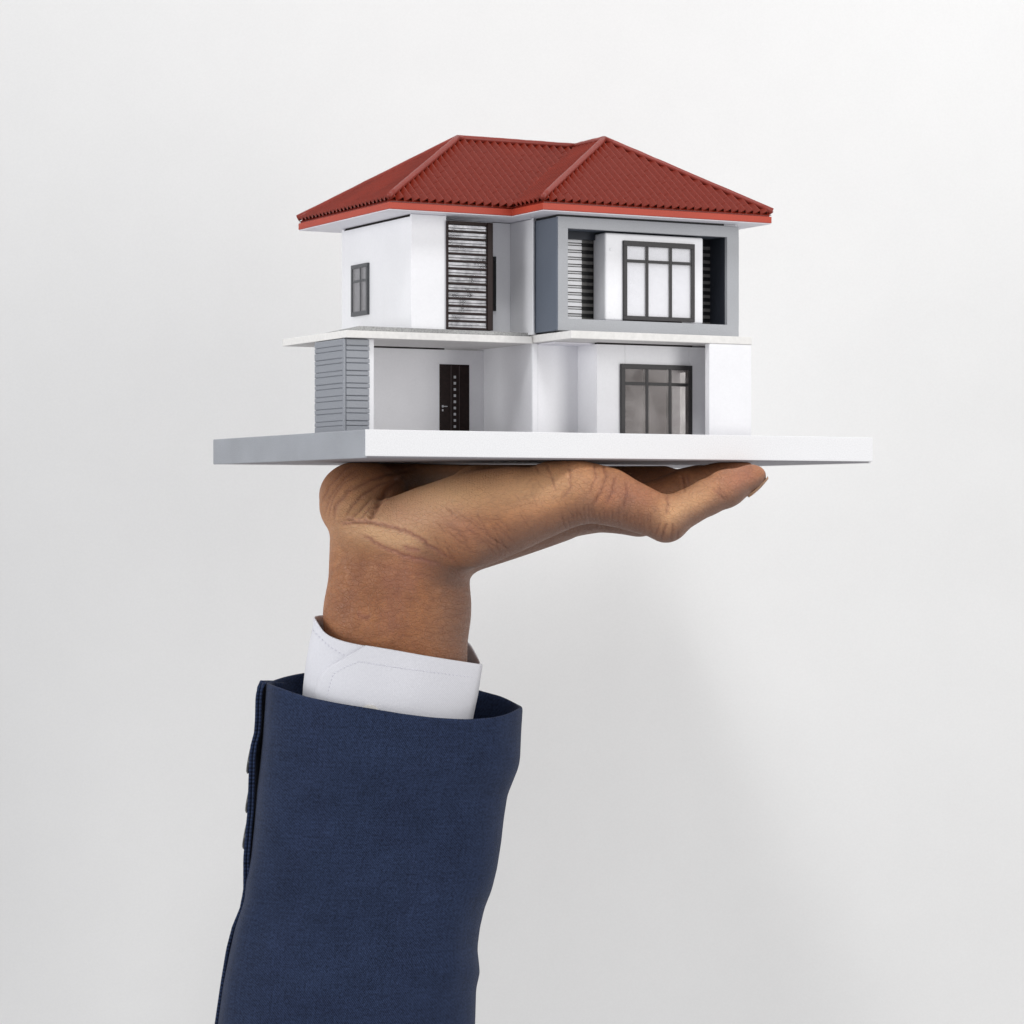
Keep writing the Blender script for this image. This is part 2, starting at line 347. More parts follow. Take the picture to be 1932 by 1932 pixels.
# ------------------------------------------------------------------ roof
ea, eb, ec, ed, ee, ef = a_of(735, 200), 203.0, a_of(1024, 73), 73.0, a_of(1456, 73), 654.0
rb = (eb+ef)/2; ra = a_of(864, rb); rm = (ec+ee)/2; rA = b_of(1140, rm)
ZE = 623.0; ZR = z_of(265.5, rm, rA)
def prism(name, poly, z0, z1, m, parent, inset=0.0):
    n = len(poly); P = []
    for i in range(n):
        p0, p1, p2 = (Vector(poly[i-1]), Vector(poly[i]), Vector(poly[(i+1) % n]))
        d1 = (p1-p0).normalized(); d2 = (p2-p1).normalized()
        n1 = Vector((-d1.y, d1.x)); n2 = Vector((-d2.y, d2.x))
        P.append(p1+(n1+n2)*inset)
    bm = bmesh.new()
    lo = [bm.verts.new(loc3(p.x, p.y, z0)) for p in P]; hi = [bm.verts.new(loc3(p.x, p.y, z1)) for p in P]
    bm.faces.new(lo[::-1]); bm.faces.new(hi)
    for i in range(n): bm.faces.new([lo[i], lo[(i+1) % n], hi[(i+1) % n], hi[i]])
    bmesh.ops.recalc_face_normals(bm, faces=bm.faces[:])
    bmesh.ops.bevel(bm, geom=bm.edges[:], offset=0.6*S, segments=1, affect='EDGES')
    me = bpy.data.meshes.new(name); bm.to_mesh(me); bm.free(); return link(name, me, parent, m)
L = [(ea, eb), (ec, eb), (ec, ed), (ee, ed), (ee, ef), (ea, ef)]
polys = {
 'mf': ((ea, eb), (1, 0), (0, 1), [(ea, eb), (ec, eb), (rm, rb), (ra, rb)], rb-eb),
 'ff': ((ec, ed), (1, 0), (0, 1), [(ec, ed), (ee, ed), (rm, rA)], rA-ed),
 'ml': ((ea, ef), (0, -1), (1, 0), [(ea, ef), (ea, eb), (ra, rb)], ra-ea),
 'fl': ((ec, eb), (0, -1), (1, 0), [(ec, eb), (ec, ed), (rm, rA), (rm, rb)], rm-ec),
 'fr': ((ee, ed), (0, 1), (-1, 0), [(ee, ed), (ee, ef), (rm, rb), (rm, rA)], ee-rm),
 'mb': ((ee, ef), (-1, 0), (0, -1), [(ee, ef), (ea, ef), (ra, rb), (rm, rb)], ef-rb)}
def zroof(a, b):
    for k, (o, s, t, P, run) in polys.items():
        pass
bm = bmesh.new()
for k, (o, s, t, P, run) in polys.items():
    vs = []
    for p in P:
        d = (Vector(p)-Vector(o)).dot(Vector(t)); vs.append(bm.verts.new(loc3(p[0], p[1], ZE-6.2+(ZR-ZE)*d/run)))
    bm.faces.new(vs)
bmesh.ops.remove_doubles(bm, verts=bm.verts[:], dist=0.5*S)
bmesh.ops.recalc_face_normals(bm, faces=bm.faces[:])
me = bpy.data.meshes.new('roof'); bm.to_mesh(me); bm.free()
roof = link('roof', me, house, M['tile'])
prism('soffit', L, 598.6, 600.6, M['soffit'], roof, 1.2)
prism('fascia', L, 600.8, 614.0, M['fascia'], roof, 0)
prism('fascia', L, 614.2, 619.5, M['fascia_dark'], roof, 3.2)
# tiles
TW = 17.8; ROWS = 11
prof = [(0.0, -4.6), (0.05, -4.6), (0.18, -2.4), (0.42, 1.2), (0.62, 4.2), (0.70, 4.7), (0.77, 3.8), (0.92, -2.4), (1.0, -4.6)]
def tile_bm(Lt):
    bm = bmesh.new(); lo = []; hi = []; lip = []
    for (u, h) in prof:
        arc = 2.2*math.sin(math.pi*min(1, max(0, u)))     # rounded lower end
        lo.append(bm.verts.new((u*TW, -arc, h+0.22))); hi.append(bm.verts.new((u*TW, Lt+0.3, h-0.1))); lip.append(bm.verts.new((u*TW, -arc+0.2, h-2.4)))
    for i in range(len(prof)-1):
        bm.faces.new([lo[i], lo[i+1], hi[i+1], hi[i]]); bm.faces.new([lip[i], lip[i+1], lo[i+1], lo[i]])
    return bm
tiles = []   # (visible size, face key, local matrix, mesh or None)
shared = {}
stuff = bmesh.new()
for key, (o, s, t, P, run) in polys.items():
    Ls = math.hypot(run, ZR-ZE); T = Ls/ROWS; cs, sn = run/Ls, (ZR-ZE)/Ls
    eave = Vector(P[1])-Vector(P[0]); W = eave.length
    o3 = loc3(o[0], o[1], ZE)
    X = Vector((s[0], s[1], 0)); Yv = Vector((t[0]*cs, t[1]*cs, sn)); Zv = X.cross(Yv)
    base = Matrix.Translation(o3) @ Matrix(((X.x, Yv.x, Zv.x, 0), (X.y, Yv.y, Zv.y, 0), (X.z, Yv.z, Zv.z, 0), (0, 0, 0, 1))) @ Matrix.Scale(S, 4)
    # polygon in face coords
    Q = [((Vector(p)-Vector(o)).dot(Vector(s)), (Vector(p)-Vector(o)).dot(Vector(t))/cs) for p in P]
    cx = sum(q[0] for q in Q)/len(Q); cy = sum(q[1] for q in Q)/len(Q)
    edges = []
    for i in range(1, len(Q)):                 # all but the eave
        p, q = Vector(Q[i]), Vector(Q[(i+1) % len(Q)]); d = (q-p).normalized(); n = Vector((d.y, -d.x))
        if (Vector((cx, cy))-p).dot(n) > 0: n = -n
        edges.append((p, n))
    umin = min(q[0] for q in Q); umax = max(q[0] for q in Q)
    shared[key] = None
    ncol0 = int(math.floor(umin/TW))-1; ncol1 = int(math.ceil(umax/TW))+1
    for r in range(ROWS):
        for c in range(ncol0, ncol1):
            u, v = c*TW, r*T
            corners = [Vector((u, v)), Vector((u+TW, v)), Vector((u, v+T)), Vector((u+TW, v+T))]
            dm = max((q-p).dot(n) for q in corners for p, n in edges)
            if any(all((q-p).dot(n) > -0.5 for q in corners) for p, n in edges): continue
            jx = random.uniform(-.12, .12); jz = random.uniform(-.12, .12)
            mt = base @ Matrix.Translation((u+jx, v, jz)) @ Matrix.Rotation(random.uniform(-.004, .004), 4, 'Z')
            if dm <= 0.3:
                if shared[key] is None:
                    b_ = tile_bm(T); me = bpy.data.meshes.new('roof_tile'); b_.to_mesh(me); b_.free(); me.materials.append(M['tile']); shared[key] = me
                tiles.append((key, v, mt, shared[key], 1.0))
            else:
                b_ = tile_bm(T)
                for p, n in edges:
                    bmesh.ops.bisect_plane(b_, geom=b_.verts[:]+b_.edges[:]+b_.faces[:], plane_co=(p.x-u, p.y-v, 0), plane_no=(n.x, n.y, 0), clear_outer=True)
                ar = sum(f.calc_area() for f in b_.faces)/(TW*T*1.2)
                if len(b_.faces) and ar > 0.05:
                    me = bpy.data.meshes.new('roof_tile'); b_.to_mesh(me); me.materials.append(M['tile'])
                    tiles.append((key, v, mt, me, ar))
                b_.free()
wt = {'mf': 1.0, 'ff': 1.02, 'fl': 0.3, 'ml': 0.28, 'fr': 0.0, 'mb': 0.0}
tiles.sort(key=lambda q: -wt[q[0]]*q[4])
for i, (key, v, mt, me, ar) in enumerate(tiles):
    if i < 300 and wt[key] > 0:
        o = bpy.data.objects.new('roof_tile', me); col.objects.link(o); o.parent = roof; o.matrix_local = mt
    else:
        t_ = bmesh.new(); t_.from_mesh(me); t_.transform(mt); tmp = bpy.data.meshes.new('tmp'); t_.to_mesh(tmp); t_.free()
        stuff.from_mesh(tmp); bpy.data.meshes.remove(tmp)
me = bpy.data.meshes.new('roof_tile_field'); stuff.to_mesh(me); stuff.free()
props(link('roof_tile_field', me, roof, M['tile']), kind='stuff')
# hip and ridge caps
def tube(name, pts, rx, rz, m, parent, seg=10, jit=0.0, local=True):
    bm = bmesh.new(); rings = []
    P = [loc3(*p) if local else Vector(p)*S for p in pts]
    for i, p in enumerate(P):
        d = (P[min(i+1, len(P)-1)]-P[max(i-1, 0)]).normalized()
        side = d.cross(Vector((0, 0, 1))).normalized(); up = side.cross(d)
        k = 1+random.uniform(-jit, jit)
        rings.append([bm.verts.new(p+side*rx*S*k*math.cos(q*2*math.pi/seg)+up*rz*S*k*math.sin(q*2*math.pi/seg)) for q in range(seg)])
    for i in range(len(rings)-1):
        for q in range(seg): bm.faces.new([rings[i][q], rings[i][(q+1) % seg], rings[i+1][(q+1) % seg], rings[i+1][q]])
    bm.faces.new(rings[0][::-1]); bm.faces.new(rings[-1])
    bmesh.ops.recalc_face_normals(bm, faces=bm.faces[:])
    me = bpy.data.meshes.new(name); bm.to_mesh(me); bm.free(); smooth(me); return link(name, me, parent, m)
M['cap'] = mat('red_ridge_cap_paint', (0.27, 0.040, 0.027), 0.42, 0.35, noise=0.1, nscale=1500, bump=0.3, bscale=1400, stain=0.15)
def line(p, q, n=14, lift=3.6):
    return [tuple(p[i]+(q[i]-p[i])*t/n+(lift if i == 2 else 0) for i in range(3)) for t in range(n+1)]
for p, q in (((ea-1, eb-1, ZE-1), (ra, rb, ZR)), ((ec-1, ed-1, ZE-1), (rm, rA, ZR)), ((ee+1, ed-1, ZE-1), (rm, rA, ZR)), ((ea-1, ef+1, ZE-1), (ra, rb, ZR)), ((ee+1, ef+1, ZE-1), (rm, rb, ZR))):
    tube('hip_cap', line(p, q), 6.4, 6.6, M['cap'], roof, jit=0.05)
tube('ridge_cap', line((ra-2, rb, ZR), (rm, rb, ZR)), 6.0, 6.4, M['cap'], roof, jit=0.05)
tube('ridge_cap', line((rm, rA-2, ZR), (rm, rb, ZR)), 6.0, 6.4, M['cap'], roof, jit=0.05)

# ------------------------------------------------------------------ person: hand, cuff, sleeve
def W(px, py, Y): k = 1+Y/F; return np.array([(px-966)*k, Y, (966-py)*k])
person = bpy.data.objects.new('person', None); col.objects.link(person)
PB = Vector(W(680, 2010, 450)*S); person.location = PB; person.empty_display_size = 0.02
props(person, 'person in a navy jacket and white shirt, raising an open palm under the model house', 'person')
def plink(name, me, m, parent=None):
    """link a mesh whose vertices are in world units (metres) under the person"""
    me.transform(Matrix.Translation(-PB))
    return link(name, me, parent or person, m)

# implicit surface of the forearm and hand
h = 3.2
x0, x1, y0, y1, z0, z1 = -450, 520, 150, 980, -480, 112
xs = np.arange(x0, x1, h, dtype=np.float32); ys = np.arange(y0, y1, h, dtype=np.float32); zs = np.arange(z0, z1, h, dtype=np.float32)
X, Y, Z = np.meshgrid(xs, ys, zs, indexing='ij')
D = np.full(X.shape, 1e3, dtype=np.float32)
def smin(a, b, k):
    hh = np.clip(0.5+0.5*(b-a)/k, 0, 1); return b+(a-b)*hh-k*hh*(1-hh)
def region(pts, pad):
    P = np.array(pts); lo = P.min(0)-pad; hi = P.max(0)+pad
    sl = []
    for arr, l, hh in zip((xs, ys, zs), lo, hi):
        i = max(0, int((l-arr[0])/h)); j = min(len(arr), int((hh-arr[0])/h)+2); sl.append(slice(i, max(j, i+1)))
    return tuple(sl)
def bone(A, B, ra, rb, k=18, flat=1.0, axis=(0, 1, 0)):
    """tapered capsule; flat stretches the section along axis"""
    A = np.array(A, float); B = np.array(B, float)
    sl = region([A, B], max(ra, rb)*max(flat, 1)+k*2+8)
    x, y, z = X[sl], Y[sl], Z[sl]
    ax = np.array(axis, float); ax /= np.linalg.norm(ax)
    ux, uy, uz = x-A[0], y-A[1], z-A[2]
    d = B-A; s = 1/flat-1
    t0 = ux*ax[0]+uy*ax[1]+uz*ax[2]
    ux = ux+ax[0]*t0*s; uy = uy+ax[1]*t0*s; uz = uz+ax[2]*t0*s
    d = d+ax*np.dot(d, ax)*s
    L2 = max(d@d, 1e-6); t = np.clip((ux*d[0]+uy*d[1]+uz*d[2])/L2, 0, 1)
    q = np.sqrt((ux-t*d[0])**2+(uy-t*d[1])**2+(uz-t*d[2])**2)-(ra+(rb-ra)*t)
    D[sl] = smin(D[sl], q.astype(np.float32), k)
def ell(Cc, R, k=22, rot=0.0, tilt=0.0):
    Cc = np.array(Cc, float); R = np.array(R, float)
    sl = region([Cc], max(R)+k*2+8)
    x, y, z = X[sl]-Cc[0], Y[sl]-Cc[1], Z[sl]-Cc[2]
    if rot:    # about y: tilts the x axis up
        c, s = math.cos(rot), math.sin(rot); x, z = x*c+z*s, -x*s+z*c
    if tilt:   # about z
        c, s = math.cos(tilt), math.sin(tilt); x, y = x*c+y*s, -x*s+y*c
    k0 = np.sqrt((x/R[0])**2+(y/R[1])**2+(z/R[2])**2); k1 = np.sqrt((x/R[0]**2)**2+(y/R[1]**2)**2+(z/R[2]**2)**2)+1e-9
    q = k0*(k0-1)/k1
    D[sl] = smin(D[sl], q.astype(np.float32), k)
w_ = lambda px, py, Yd: W(px, py, Yd)
# forearm (two flattened columns, radius and ulna sides)
bone(w_(742, 1480, 430), w_(750, 1190, 430), 100, 92, 10, 1.0)
bone(w_(700, 1480, 440), w_(700, 1160, 440), 96, 92, 20)
bone(w_(795, 1480, 430), w_(797, 1150, 430), 92, 93, 30)
bone(w_(700, 1160, 440), w_(703, 1035, 435), 90, 88, 30)
bone(w_(797, 1150, 430), w_(797, 1060, 410), 92, 98, 30)
bone(w_(738, 1200, 352), w_(752, 1040, 350), 13, 12, 26)      # tendons under the skin
bone(w_(706, 1200, 360), w_(722, 1050, 356), 10, 10, 26)
# heel of the hand
ell(w_(745, 1000, 400), (122, 92, 62), 30)
ell(w_(802, 985, 370), (96, 92, 66), 36, rot=0.30)
# thenar mound, far left
ell(w_(688, 940, 520), (95, 110, 78), 20, rot=-0.15)
ell(w_(664, 958, 455), (66, 70, 62), 24)
# thumb, mostly hidden
bone(w_(720, 925, 600), w_(830, 903, 760), 58, 44, 20)
bone(w_(830, 903, 760), w_(960, 893, 850), 42, 34, 14)
# hypothenar edge and little metacarpal
ell(w_(862, 968, 312), (112, 84, 72), 30, rot=0.36)
bone(w_(830, 1005, 372), w_(960, 955, 292), 92, 78, 30)
bone(w_(900, 985, 300), w_(1080, 933, 268), 88, 61, 26)
bone(w_(1040, 918, 285), w_(1120, 922, 285), 50, 46, 20)
# palm slab
bone(w_(905, 945, 400), w_(1100, 925, 380), 74, 52, 26)
bone(w_(820, 1010, 450), w_(1095, 950, 440), 96, 60, 26)
bone(w_(820, 1010, 540), w_(1095, 952, 560), 92, 62, 26)
bone(w_(810, 1000, 600), w_(1075, 948, 680), 84, 62, 26)
bone(w_(870, 1030, 420), w_(1060, 980, 470), 50, 40, 24)
# little finger
bone(w_(1085, 926, 268), w_(1150, 938, 272), 56, 52, 22)
bone(w_(1150, 938, 272), w_(1252, 978, 300), 55, 43, 14)
ell(w_(1258, 981, 300), (42, 42, 45), 12)
bone(w_(1266, 974, 302), w_(1335, 938, 335), 40, 35, 13)
bone(w_(1335, 938, 335), w_(1372, 922, 350), 35.5, 36, 10)
bone(w_(1368, 922, 350), w_(1416, 903, 372), 37, 27, 12)
ell(w_(1412, 904, 370), (37, 31, 26), 8, rot=0.40)
# ring, middle and index fingers behind
bone(w_(1095, 945, 430), w_(1206, 964, 440), 58, 52, 16)
bone(w_(1206, 962, 440), w_(1288, 921, 448), 50, 37, 12)
bone(w_(1288, 920, 448), w_(1395, 892, 470), 36, 31, 9)
bone(w_(1095, 950, 560), w_(1195, 962, 590), 58, 52, 16)
bone(w_(1195, 962, 590), w_(1290, 921, 610), 48, 38, 12)
bone(w_(1290, 921, 610), w_(1385, 897, 630), 36, 31, 9)
bone(w_(1075, 946, 680), w_(1170, 960, 730), 56, 50, 16)
bone(w_(1170, 960, 730), w_(1260, 921, 760), 47, 38, 12)
bone(w_(1080, 925, 700), w_(1250, 912, 750), 52, 38, 16)
bone(w_(1260, 921, 760), w_(1335, 900, 780), 36, 31, 9)
# flesh pressed flat against the underside of the board
D = np.maximum(D, (Z-102.2).astype(np.float32))
D = np.maximum(D, (-470-Z).astype(np.float32))

def surface_nets(D):
    nx, ny, nz = D.shape; s = D < 0
    cells = np.zeros((nx-1, ny-1, nz-1), np.int32); acc = {}
    cnt = np.zeros((nx-1, ny-1, nz-1), np.float32); pos = [np.zeros((nx-1, ny-1, nz-1), np.float32) for _ in range(3)]
    cuts = []
    for ax in range(3):
        a = [slice(None)]*3; b = [slice(None)]*3; a[ax] = slice(0, -1); b[ax] = slice(1, None)
        m = s[tuple(a)] != s[tuple(b)]
        I = np.argwhere(m); va = D[tuple(a)][m]; vb = D[tuple(b)][m]; t = va/(va-vb)
        inside = s[tuple(a)][m]; cuts.append((I, inside))
        P = I.astype(np.float32); P[:, ax] += t
        o1_, o2_ = [q for q in range(3) if q != ax]
        for e1 in (0, 1):
            for e2 in (0, 1):
                J = I.copy(); J[:, o1_] -= e1; J[:, o2_] -= e2
                ok = (J >= 0).all(1) & (J[:, 0] < nx-1) & (J[:, 1] < ny-1) & (J[:, 2] < nz-1)
                J = J[ok]; idx = (J[:, 0], J[:, 1], J[:, 2])
                np.add.at(cnt, idx, 1)
                for q in range(3): np.add.at(pos[q], idx, P[ok, q])
    act = cnt > 0; n = int(act.sum()); ids = np.full(cnt.shape, -1, np.int64); ids[act] = np.arange(n)
    V = np.stack([p[act]/cnt[act] for p in pos], 1)
    Fc = []
    for ax in range(3):
        I, inside = cuts[ax]; o1_, o2_ = (ax+1) % 3, (ax+2) % 3
        ok = (I[:, o1_] > 0) & (I[:, o2_] > 0) & (I[:, o1_] < D.shape[o1_]-1) & (I[:, o2_] < D.shape[o2_]-1)
        I = I[ok]; ins = inside[ok]
        def g(d1, d2):
            J = I.copy(); J[:, o1_] -= d1; J[:, o2_] -= d2; return ids[J[:, 0], J[:, 1], J[:, 2]]
        q = np.stack([g(1, 1), g(0, 1), g(0, 0), g(1, 0)], 1)
        q[~ins] = q[~ins][:, ::-1]; Fc.append(q)
    return V, np.concatenate(Fc)
V, Fq = surface_nets(D)
V = V*h+np.array([x0, y0, z0])
ok = (Fq >= 0).all(1); Fq = Fq[ok]
# light smoothing
E2 = np.concatenate([Fq[:, [0, 1]], Fq[:, [1, 2]], Fq[:, [2, 3]], Fq[:, [3, 0]]])
E2 = np.concatenate([E2, E2[:, ::-1]])
deg = np.bincount(E2[:, 0], minlength=len(V)).astype(float)
def lap(V, it, lam):
    for _ in range(it):
        A_ = np.stack([np.bincount(E2[:, 0], weights=V[E2[:, 1], q], minlength=len(V)) for q in range(3)], 1)/deg[:, None]
        V = V+(A_-V)*lam
    return V
V = lap(V, 3, 0.5)
def normals(V):
    n = np.cross(V[Fq[:, 2]]-V[Fq[:, 0]], V[Fq[:, 3]]-V[Fq[:, 1]]); N = np.zeros_like(V)
    for i in range(4): np.add.at(N, Fq[:, i], n)
    return N/np.maximum(np.linalg.norm(N, axis=1, keepdims=True), 1e-9)
N = normals(V)
if False: pass
del D, X, Y, Z
PX = 966+V[:, 0]/(1+V[:, 1]/F); PY = 966-V[:, 2]/(1+V[:, 1]/F)
depth_front = np.clip(0.15-N[:, 1]*2.5, 0, 1)*np.clip(2.3+N[:, 2]*2.0, 0, 1)   # near side of the hand
crease = np.zeros(len(V)); redden = np.zeros(len(V)); disp = np.zeros(len(V))
def poly_dist(pts):
    d = np.full(len(V), 1e9); tt = np.zeros(len(V))
    n = len(pts)-1
    for i in range(n):
        ax_, ay_ = pts[i]; bx_, by_ = pts[i+1]; dx, dy = bx_-ax_, by_-ay_
        t = np.clip(((PX-ax_)*dx+(PY-ay_)*dy)/(dx*dx+dy*dy+1e-9), 0, 1)
        q = np.hypot(PX-ax_-t*dx, PY-ay_-t*dy); m = q < d; d[m] = q[m]; tt[m] = (i+t[m])/n
    return d, tt
def groove(pts, width, depth, red=0.0, ymax=700, wob=1.0, dark=0.6):
    global disp
    P2 = []
    for i in range(len(pts)-1):
        for q in range(4):
            t = q/4; P2.append((pts[i][0]+(pts[i+1][0]-pts[i][0])*t+random.uniform(-wob, wob), pts[i][1]+(pts[i+1][1]-pts[i][1])*t+random.uniform(-wob, wob)))
    P2.append(pts[-1])
    d, tt = poly_dist(P2)
    fade = np.clip(np.minimum(tt, 1-tt)*6, 0.0, 1)
    g = np.exp(-(d/width)**2)*fade*depth_front*(V[:, 1] < ymax)
    g2 = np.exp(-((d-2.2*width)/(1.4*width))**2)*fade*depth_front*(V[:, 1] < ymax)
    disp -= 1.25*depth*g; disp += depth*0.3*g2
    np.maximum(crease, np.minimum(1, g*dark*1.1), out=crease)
    if red: np.maximum(redden, red*np.exp(-(d/(width*1.8))**2)*fade*depth_front*(V[:, 1] < ymax), out=redden)
groove([(628, 985), (657, 980), (683, 985), (715, 988), (750, 998), (775, 1005), (795, 1017), (812, 1032), (850, 1055), (887, 1074)], 2.6, 2.4, 0.6, wob=1.8, dark=0.5)
groove([(640, 990), (662, 986), (690, 981), (712, 989)], 2.2, 1.4, 0.6, wob=1.8, dark=0.4)
groove([(674, 1009), (695, 1015), (717, 1030), (745, 1042), (770, 1050), (812, 1060), (850, 1072)], 2.8, 1.7, 0.6, wob=2.2, dark=0.4)
groove([(757, 1032), (775, 1036), (795, 1041)], 2.8, 0.9, 0.6, wob=1.8, dark=0.3)
groove([(697, 985), (705, 967), (725, 934), (735, 920), (765, 895)], 5, 4.0, 0.25)
groove([(628, 995), (633, 954), (657, 927), (700, 905), (737, 893), (790, 884)], 3, 1.8, 0.2, 900)
groove([(646, 982), (667, 951), (690, 930), (722, 912), (745, 905)], 2.4, 1.2, 0.2, 900)
groove([(612, 975), (624, 934), (650, 902), (680, 882)], 2.4, 1.1, 0.1, 900)
groove([(604, 954), (622, 917), (650, 886), (668, 876)], 2.2, 0.9, 0.1, 900)
groove([(618, 985), (628, 940), (648, 912), (690, 890)], 2.0, 0.8, 0.1, 900)
groove([(655, 985), (682, 960), (705, 938)], 2.0, 1.2, 0.1, 900)
groove([(668, 990), (700, 958), (725, 945), (745, 935)], 2.0, 1.1, 0.1)
groove([(670, 1157), (685, 1163), (700, 1167)], 4, 1.2, 0.4)
groove([(640, 1150), (680, 1130), (760, 1128), (880, 1135)], 3, 0.8, 0.0, dark=0.25)
groove([(622, 1075), (690, 1060), (760, 1078), (830, 1092)], 3, 0.8, 0.1, dark=0.25)
for pts, wd, dp in (([(1136, 872), (1144, 900), (1132, 930), (1116, 960)], 2.6, 2.6), ([(1162, 893), (1155, 926), (1142, 956)], 2.4, 2.4), ([(1120, 872), (1124, 900), (1110, 935)], 2, 1.6),
                   ([(1180, 900), (1182, 930), (1175, 966)], 2.4, 2.2), ([(1030, 872), (1044, 910), (1050, 930)], 2, 1.4), ([(1073, 873), (1077, 920), (1057, 945)], 2.2, 1.6), ([(1008, 870), (1018, 895)], 2, 1.2),
                   ([(1256, 931), (1261, 953), (1256, 972)], 2.4, 2.0), ([(1246, 1025), (1254, 998), (1258, 985)], 2.6, 2.4), ([(1262, 1027), (1270, 1000), (1268, 985)], 2.2, 1.6), ([(1232, 1020), (1240, 1000), (1246, 985)], 2, 1.6), ([(1276, 1018), (1280, 1000)], 2, 1.2),
                   ([(1343, 920), (1359, 933), (1368, 945)], 2.6, 1.7), ([(1352, 918), (1366, 930), (1374, 945)], 2, 1.0), ([(1285, 895), (1290, 912), (1290, 930)], 2.6, 2.4), ([(1296, 893), (1299, 925)], 2, 1.5)):
    groove(pts, wd, dp, 0.15, dark=0.5)
groove([(754, 1070), (747, 1115), (738, 1160), (728, 1205)], 13, 1.6, 0.25, wob=2, dark=0.30)
groove([(690, 1050), (672, 1095), (655, 1140), (645, 1185)], 14, 1.0, 0.1, wob=2, dark=0.22)
groove([(712, 1095), (760, 1100), (790, 1112)], 8, 0.6, 0.3, wob=2, dark=0.18)
# fans of fine wrinkles: side of the wrist, under the knuckle, along the metacarpal
for i in range(26):
    u = i/25; x = 1060+u*170+random.uniform(-3, 3); y = 955+abs(u-0.35)*20
    groove([(x, y+random.uniform(-8, 10)), (x+4-u*6, y+20), (x+8-u*2+random.uniform(-3, 3), y+46)], 1.7, 1.1, 0, wob=0.8, dark=0.5)
for i in range(34):
    x = 812+random.random()*135; y = 950+random.random()*95
    L_ = random.uniform(25, 70); a = math.radians(random.gauss(44, 14))
    groove([(x, y), (x+L_*.5*math.cos(a), y+L_*.5*math.sin(a)+random.uniform(-4, 4)), (x+L_*math.cos(a), y+L_*math.sin(a))], 1.7, random.uniform(.5, 1.3), 0, wob=1.2, dark=0.45)
for i in range(30):
    x = 640+random.random()*220; y = 1040+random.random()*190
    L_ = random.uniform(30, 80); a = math.radians(random.gauss(4, 14))
    groove([(x, y), (x+L_*.5, y+L_*.5*math.sin(a)+random.uniform(-3, 3)), (x+L_, y+L_*math.sin(a))], 1.6, random.uniform(.2, .55), 0, wob=1.0, dark=0.22)
for i in range(24):
    x = 960+random.random()*130; y = 880+random.random()*110
    L_ = random.uniform(18, 40); a = math.radians(random.choice([70, 110, 40])+random.gauss(0, 10))
    groove([(x, y), (x+L_*math.cos(a), y+L_*math.sin(a))], 1.6, random.uniform(.3, .7), 0, wob=1.0, dark=0.3)
V = V+N*disp[:, None]
# pigment: pale palmar skin plus a painted-in palm highlight, darker back of the hand
def blob(cx, cy, rx, ry, rot=0):
    c, s = math.cos(rot), math.sin(rot); u = (PX-cx)*c+(PY-cy)*s; v = -(PX-cx)*s+(PY-cy)*c
    return np.exp(-((u/rx)**2+(v/ry)**2))
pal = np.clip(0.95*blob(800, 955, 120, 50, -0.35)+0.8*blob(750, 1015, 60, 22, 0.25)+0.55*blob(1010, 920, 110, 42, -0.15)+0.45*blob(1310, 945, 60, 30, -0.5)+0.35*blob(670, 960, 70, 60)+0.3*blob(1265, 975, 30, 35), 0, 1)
pink = np.clip(0.6*blob(760, 970, 60, 40)+0.5*blob(860, 985, 60, 30, 0.5)+0.7*blob(1395, 905, 45, 30, -0.4)+0.5*blob(1180, 935, 60, 25)+0.4*blob(770, 1060, 60, 40)+redden*1.2, 0, 1)
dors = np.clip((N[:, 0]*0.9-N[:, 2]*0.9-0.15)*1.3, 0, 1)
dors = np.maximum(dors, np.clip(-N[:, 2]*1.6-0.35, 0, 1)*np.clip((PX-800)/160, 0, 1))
me = bpy.data.meshes.new('hand')
me.vertices.add(len(V)); me.vertices.foreach_set('co', (V*S).astype(np.float32).ravel())
me.loops.add(Fq.size); me.loops.foreach_set('vertex_index', Fq.astype(np.int32).ravel())
me.polygons.add(len(Fq)); me.polygons.foreach_set('loop_start', np.arange(0, Fq.size, 4, dtype=np.int32))
me.update(calc_edges=True); me.validate(); smooth(me)
def attr(name, val):
    a = me.attributes.new(name, 'FLOAT', 'POINT'); a.data.foreach_set('value', np.asarray(val, np.float32))
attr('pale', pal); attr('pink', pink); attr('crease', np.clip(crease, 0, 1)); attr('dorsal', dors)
ridge = np.clip(blob(840, 925, 130, 42, -0.2)+blob(1010, 895, 90, 25, -0.1)+blob(1400, 905, 40, 25), 0, 1); attr('ridges', ridge)

sk = bpy.data.materials.new('skin'); sk.use_nodes = True; nt = sk.node_tree; b = nt.nodes['Principled BSDF']; LK = nt.links.new
def nd(t, **k):
    n = nt.nodes.new(t)
    for q, v in k.items(): setattr(n, q, v)
    return n
def at(name): return nd('ShaderNodeAttribute', attribute_name=name).outputs['Fac']
def mixc(fac, c1, c2, blend='MIX'):
    m = nd('ShaderNodeMix', data_type='RGBA', blend_type=blend)
    if hasattr(fac, 'name'): LK(fac, m.inputs[0])
    else: m.inputs[0].default_value = fac
    for inp, c in ((m.inputs[6], c1), (m.inputs[7], c2)):
        if hasattr(c, 'name'): LK(c, inp)
        else: inp.default_value = (*c, 1)
    return m.outputs[2]
tc = nd('ShaderNodeTexCoord')
def noise(scale, det=5, rough=0.6, vec=None):
    n = nd('ShaderNodeTexNoise'); n.inputs['Scale'].default_value = scale; n.inputs['Detail'].default_value = det; n.inputs['Roughness'].default_value = rough
    LK(vec or tc.outputs['Object'], n.inputs['Vector']); return n.outputs['Fac']
def mr(v, a, b_, c, d):
    r = nd('ShaderNodeMapRange'); LK(v, r.inputs[0]); r.inputs[1].default_value = a; r.inputs[2].default_value = b_; r.inputs[3].default_value = c; r.inputs[4].default_value = d; return r.outputs[0]
